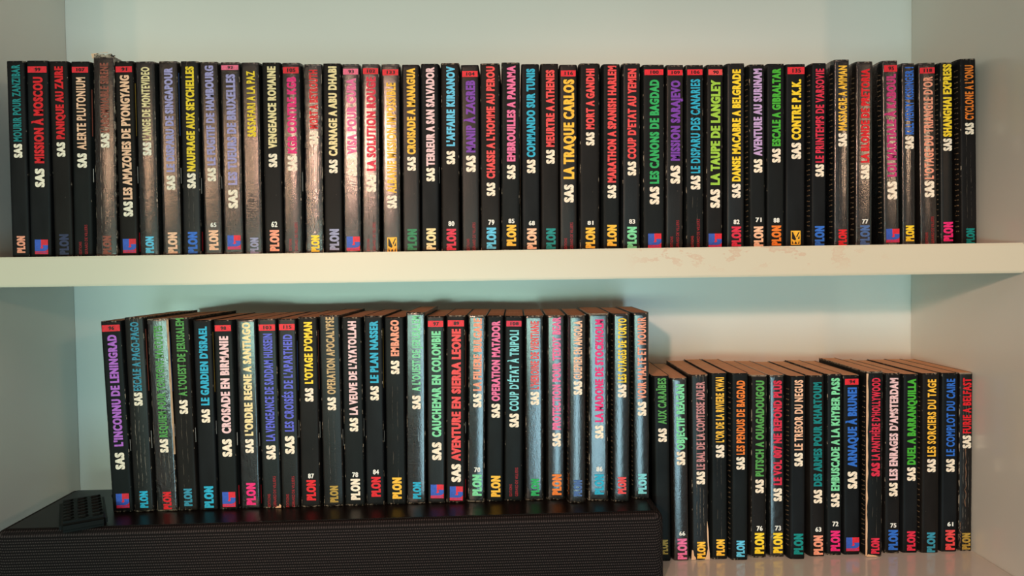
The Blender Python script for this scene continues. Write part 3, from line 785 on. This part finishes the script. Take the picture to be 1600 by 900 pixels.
# torn and rubbed places that have a shape of their own
root, cover, wd, h, fl, fr, px = find('both foot corners torn')
hw = wd / 2
torn(cover, 'torn_corner', [(-hw - 0.0012, 0.0003), (-hw + 0.0032, 0.0003), (-hw + 0.0034, 0.0022), (-hw + 0.0016, 0.0042), (-hw + 0.0008, 0.0095), (-hw - 0.0006, 0.0102)], -0.0004, M_PAPER)
torn(cover, 'torn_corner', [(hw - 0.0036, 0.0003), (hw + 0.0012, 0.0003), (hw + 0.0012, 0.0060), (hw + 0.0004, 0.0150), (hw - 0.0001, 0.0300), (hw - 0.0012, 0.0390), (hw - 0.0014, 0.0300), (hw - 0.0010, 0.0190), (hw - 0.0006, 0.0110), (hw - 0.0020, 0.0050)], -0.0004, M_PAPER)
root, cover, wd, h, fl, fr, px = find('pale rubbed left edge')
hw = wd / 2
rg = random.Random(3)
edge = [(-hw - 0.0009, 0.001 + k * (h - 0.003) / 22) for k in range(23)]
edge2 = [(-hw + 0.0004 + rg.uniform(-0.0005, 0.0006), 0.001 + k * (h - 0.003) / 22) for k in range(23)]
bm = bmesh.new()
va = [bm.verts.new((x, 0.0005, z)) for x, z in edge]
vb = [bm.verts.new((x, -0.0003, z)) for x, z in edge2]
for k in range(22):
    bm.faces.new((va[k], vb[k], vb[k + 1], va[k + 1]))
mesh_obj('rubbed_edge', bm, M_PAPER, cover)
torn(cover, 'torn_corner', [(-hw - 0.0004, 0.0003), (hw - 0.004, 0.0003), (hw - 0.006, 0.0016), (-hw + 0.004, 0.0022), (-hw + 0.001, 0.0030)], -0.0004, M_PAPER)
root, cover, wd, h, fl, fr, px = find('torn at its top edge')
hw = wd / 2
rg = random.Random(11)
up = [(-hw + k * wd / 11, h + 0.0024 + rg.uniform(-0.0013, 0.0016)) for k in range(12)]
bm = bmesh.new()
pts = [(hw, h - 0.0012), (-hw, h - 0.0012)] + up
front = [bm.verts.new((x, 0.0016, z)) for x, z in pts[::-1]]
back = [bm.verts.new((x, 0.0022, z)) for x, z in pts[::-1]]
bm.faces.new(front[::-1])
bm.faces.new(back)
for k in range(len(front)):
    j = (k + 1) % len(front)
    bm.faces.new((front[k], front[j], back[j], back[k]))
mesh_obj('torn_flap', bm, cover_mat(0, 0, 2, 1), cover)
torn(cover, 'torn_corner', [(-hw - 0.0036, h + 0.0035), (-hw - 0.0024, h - 0.0010), (-hw + 0.0004, h - 0.0004), (-hw + 0.0030, h + 0.0040), (hw * 0.3, h + 0.0045), (hw * 0.2, h + 0.0050)], 0.0028, M_PAPER)
root, cover, wd, h, fl, fr, px = find('wrinkled film-wrapped')
hw = wd / 2
bm = bmesh.new()
rg = random.Random(5)
va = [bm.verts.new((hw + 0.0006, 0.0012, 0.001 + k * (h - 0.002) / 24)) for k in range(25)]
vb = [bm.verts.new((hw - 0.0006 + rg.uniform(-0.0004, 0.0004), -0.0003, 0.001 + k * (h - 0.002) / 24)) for k in range(25)]
for k in range(7, 24):
    bm.faces.new((vb[k], va[k], va[k + 1], vb[k + 1]))
mesh_obj('rubbed_edge', bm, M_PAPER, cover)
root, cover, wd, h, fl, fr, px = find('chipped foot')
hw = wd / 2
torn(cover, 'torn_corner', [(hw - 0.0055, 0.0003), (hw, 0.0003), (hw + 0.0004, 0.0024), (hw - 0.0010, 0.0040), (hw - 0.0022, 0.0018), (hw - 0.0035, 0.0020)], -0.0004, M_PAPER)
root, cover, wd, h, fl, fr, px = find('smudged red title')
hw = wd / 2
rg = random.Random(9)
for (za, zb_, x0) in ((0.045, 0.120, 0.0), (0.004, 0.030, -0.0052)):
    bm = bmesh.new()
    n = 22
    prev = None
    for k in range(n + 1):
        z = za + (zb_ - za) * k / n
        x = x0 + rg.uniform(-0.0011, 0.0011)
        ww = rg.uniform(0.0001, 0.0006)
        cur = (bm.verts.new((x - ww, -0.0004, z)), bm.verts.new((x + ww, -0.0004, z)))
        if prev:
            bm.faces.new((prev[0], prev[1], cur[1], cur[0]))
        prev = cur
    mesh_obj('cover_crack', bm, ink((112, 80, 58)), cover)


# ------------------------------------------------------------------ soundbar
def fabric():
    m, nt, b = new_mat('speaker_fabric')
    tc = node(nt, 'ShaderNodeTexCoord')
    sep = node(nt, 'ShaderNodeSeparateXYZ')
    nt.links.new(tc.outputs['Object'], sep.inputs[0])
    x, y, z = sep.outputs
    rz = math_node(nt, 'MULTIPLY', math_node(nt, 'SUBTRACT', z, math_node(nt, 'MULTIPLY', y, 1.0)), 2 * math.pi / 0.0025)
    rowi = math_node(nt, 'FLOOR', math_node(nt, 'DIVIDE', rz, 2 * math.pi))
    ph = math_node(nt, 'MULTIPLY', rowi, 1.9)
    sx = math_node(nt, 'SINE', math_node(nt, 'ADD', math_node(nt, 'MULTIPLY', x, 2 * math.pi / 0.0021), ph))
    sz = math_node(nt, 'SINE', rz)
    pat = math_node(nt, 'MULTIPLY', map_range(nt, sz, -0.3, 0.9), map_range(nt, sx, -0.8, 0.8, 0.15, 1.0))
    nz = noise_tex(nt, tc.outputs['Object'], 900.0, 2)
    pat = math_node(nt, 'MULTIPLY', pat, map_range(nt, nz, 0.3, 0.7, 0.55, 1.2))
    nt.links.new(mix_col(nt, pat, (0.0040, 0.0028, 0.0028), (0.056, 0.042, 0.040)), b.inputs['Base Color'])
    b.inputs['Roughness'].default_value = 0.85
    b.inputs['Specular IOR Level'].default_value = 0.15
    bump(nt, pat, 0.5, 0.0005, b)
    return m


def black_plastic(name, col, rough, spec=0.5, grain=0.1):
    m, nt, b = new_mat(name)
    tc = node(nt, 'ShaderNodeTexCoord')
    n = noise_tex(nt, tc.outputs['Object'], 260.0, 3)
    nt.links.new(mix_col(nt, n, col, tuple(v * 1.3 for v in col)), b.inputs['Base Color'])
    b.inputs['Roughness'].default_value = rough
    b.inputs['Specular IOR Level'].default_value = spec
    bump(nt, n, grain, 0.0003, b)
    return m


SBROT = math.atan(0.045)
A = on_z(1036.0, 802.0, ZS)                      # front right corner of the top
SLEN = 0.5905
bar = empty('soundbar', (A.x + 0.0015, A.y, -H), (0, 0, SBROT))
tag(bar, 'long black soundbar with woven fabric grille under the middle row of paperbacks', 'soundbar')
SH = ZS + H
SD = 0.115
bm = bmesh.new()
# rounded body: profile in plan with rounded front corners, rounded upper front edge
R = 0.009


def plan(inset, n=6):
    pts = []
    x0, x1, y0, y1 = -SLEN + inset, -inset, inset, SD
    r = max(0.0008, R - inset)
    for k in range(n + 1):
        a = math.pi + k * (math.pi / 2) / n
        pts.append((x0 + r + r * math.cos(a), y0 + r + r * math.sin(a)))
    for k in range(n + 1):
        a = 1.5 * math.pi + k * (math.pi / 2) / n
        pts.append((x1 - r + r * math.cos(a), y0 + r + r * math.sin(a)))
    pts.append((x1, y1))
    pts.append((x0, y1))
    return pts


levels = [(0.0, 0.002), (0.002, 0.0)]
r2 = 0.0065
for k in range(0, 6):
    a = k * (math.pi / 2) / 5
    levels.append((SH - 0.0004 - r2 + r2 * math.sin(a), r2 - r2 * math.cos(a)))
rings = [[bm.verts.new((x, y, z)) for x, y in plan(ins)] for z, ins in levels]
n = len(rings[0])
for a, b in zip(rings, rings[1:]):
    for i in range(n):
        j = (i + 1) % n
        bm.faces.new((a[i], a[j], b[j], b[i])).smooth = True
bm.faces.new(rings[0][::-1])
bm.faces.new(rings[-1])
mesh_obj('fabric_grille', bm, fabric(), bar)
bm = bmesh.new()
pl = plan(0.0085)
lo = [bm.verts.new((x, y, SH - 0.003)) for x, y in pl]
hi = [bm.verts.new((x, y, SH)) for x, y in pl]
bm.faces.new(lo[::-1])
bm.faces.new(hi)
for i in range(n):
    j = (i + 1) % n
    bm.faces.new((lo[i], lo[j], hi[j], hi[i]))
mesh_obj('top_panel', bm, black_plastic('satin_black_plastic', (0.006, 0.0042, 0.0036), 0.36, 0.18, 0.06), bar)

# ------------------------------------------------------------------ power adapter and its lead
AZ = ZS + 0.0115
c4 = [on_z(89.5, 779, AZ), on_z(157, 768.5, AZ), on_z(174, 801, AZ), on_z(95, 815, AZ)]
ctr = sum(c4, Vector()) / 4
ex = ((c4[1] - c4[0]) + (c4[2] - c4[3])) / 2
ey = ((c4[0] - c4[3]) + (c4[1] - c4[2])) / 2
AW, AD = ex.length, min(ey.length, 0.10)
ang = math.atan2(ex.y, ex.x)
ad = empty('power_adapter', (ctr.x, ctr.y, ZS), (0, 0, ang))
tag(ad, 'small black ribbed power adapter lying on the left end of the soundbar', 'adapter')
bm = bmesh.new()
box(bm, -AW / 2, AW / 2, -AD / 2, AD / 2, 0.0001, 0.0100)
bevel_all(bm, 0.003, 3)
M_AD = black_plastic('dark_grey_plastic', (0.0035, 0.0044, 0.0038), 0.55, 0.12, 0.1)
mesh_obj('body', bm, M_AD, ad)
bm = bmesh.new()
for i in range(3):
    for j in range(7):
        x = (-0.30 + 0.30 * i) * AW
        y = (-0.38 + j * 0.126) * AD
        lw, lh = AW * 0.125, AD * 0.026
        pts = [(x - lw, y), (x - lw * 0.4, y - lh), (x + lw * 0.4, y - lh), (x + lw, y + 0.0006), (x + lw * 0.4, y + lh), (x - lw * 0.4, y + lh)]
        lo = [bm.verts.new((a, b, 0.0097)) for a, b in pts]
        hi = [bm.verts.new((x + (a - x) * 0.7, y + (b - y) * 0.5, 0.0114)) for a, b in pts]
        bm.faces.new(hi)
        for k in range(6):
            q = (k + 1) % 6
            bm.faces.new((lo[k], lo[q], hi[q], hi[k]))
mesh_obj('grip_ribs', bm, M_AD, ad)


def tube(name, pts, r, mat, parent=None, seg=10):
    cu = bpy.data.curves.new(name, 'CURVE')
    cu.dimensions = '3D'
    cu.bevel_depth = r
    cu.bevel_resolution = 3
    cu.use_fill_caps = True
    sp = cu.splines.new('BEZIER')
    sp.bezier_points.add(len(pts) - 1)
    for p, q in zip(sp.bezier_points, pts):
        p.co = q
        p.handle_left_type = p.handle_right_type = 'AUTO'
    tmp = bpy.data.objects.new(name, cu)
    me = bpy.data.meshes.new_from_object(tmp)
    bpy.data.objects.remove(tmp)
    bpy.data.curves.remove(cu)
    me.name = name
    for p in me.polygons:
        p.use_smooth = True
    return link(bpy.data.objects.new(name, me), parent, mat)


inv = Matrix.Translation(ad.location) @ Matrix.Rotation(ang, 4, 'Z')
inv = inv.inverted()
lead = [Vector((ctr.x + 0.012, ctr.y + 0.030, ZS + 0.010)), Vector((ctr.x + 0.035, -0.030, ZS + 0.018)), Vector((ctr.x + 0.075, -0.022, ZS + 0.024)),
        Vector((ctr.x + 0.13, -0.020, ZS + 0.012)), Vector((ctr.x + 0.20, -0.020, ZS + 0.0042))]
tube('power_lead', [inv @ p for p in lead], 0.0034, M_AD, ad)
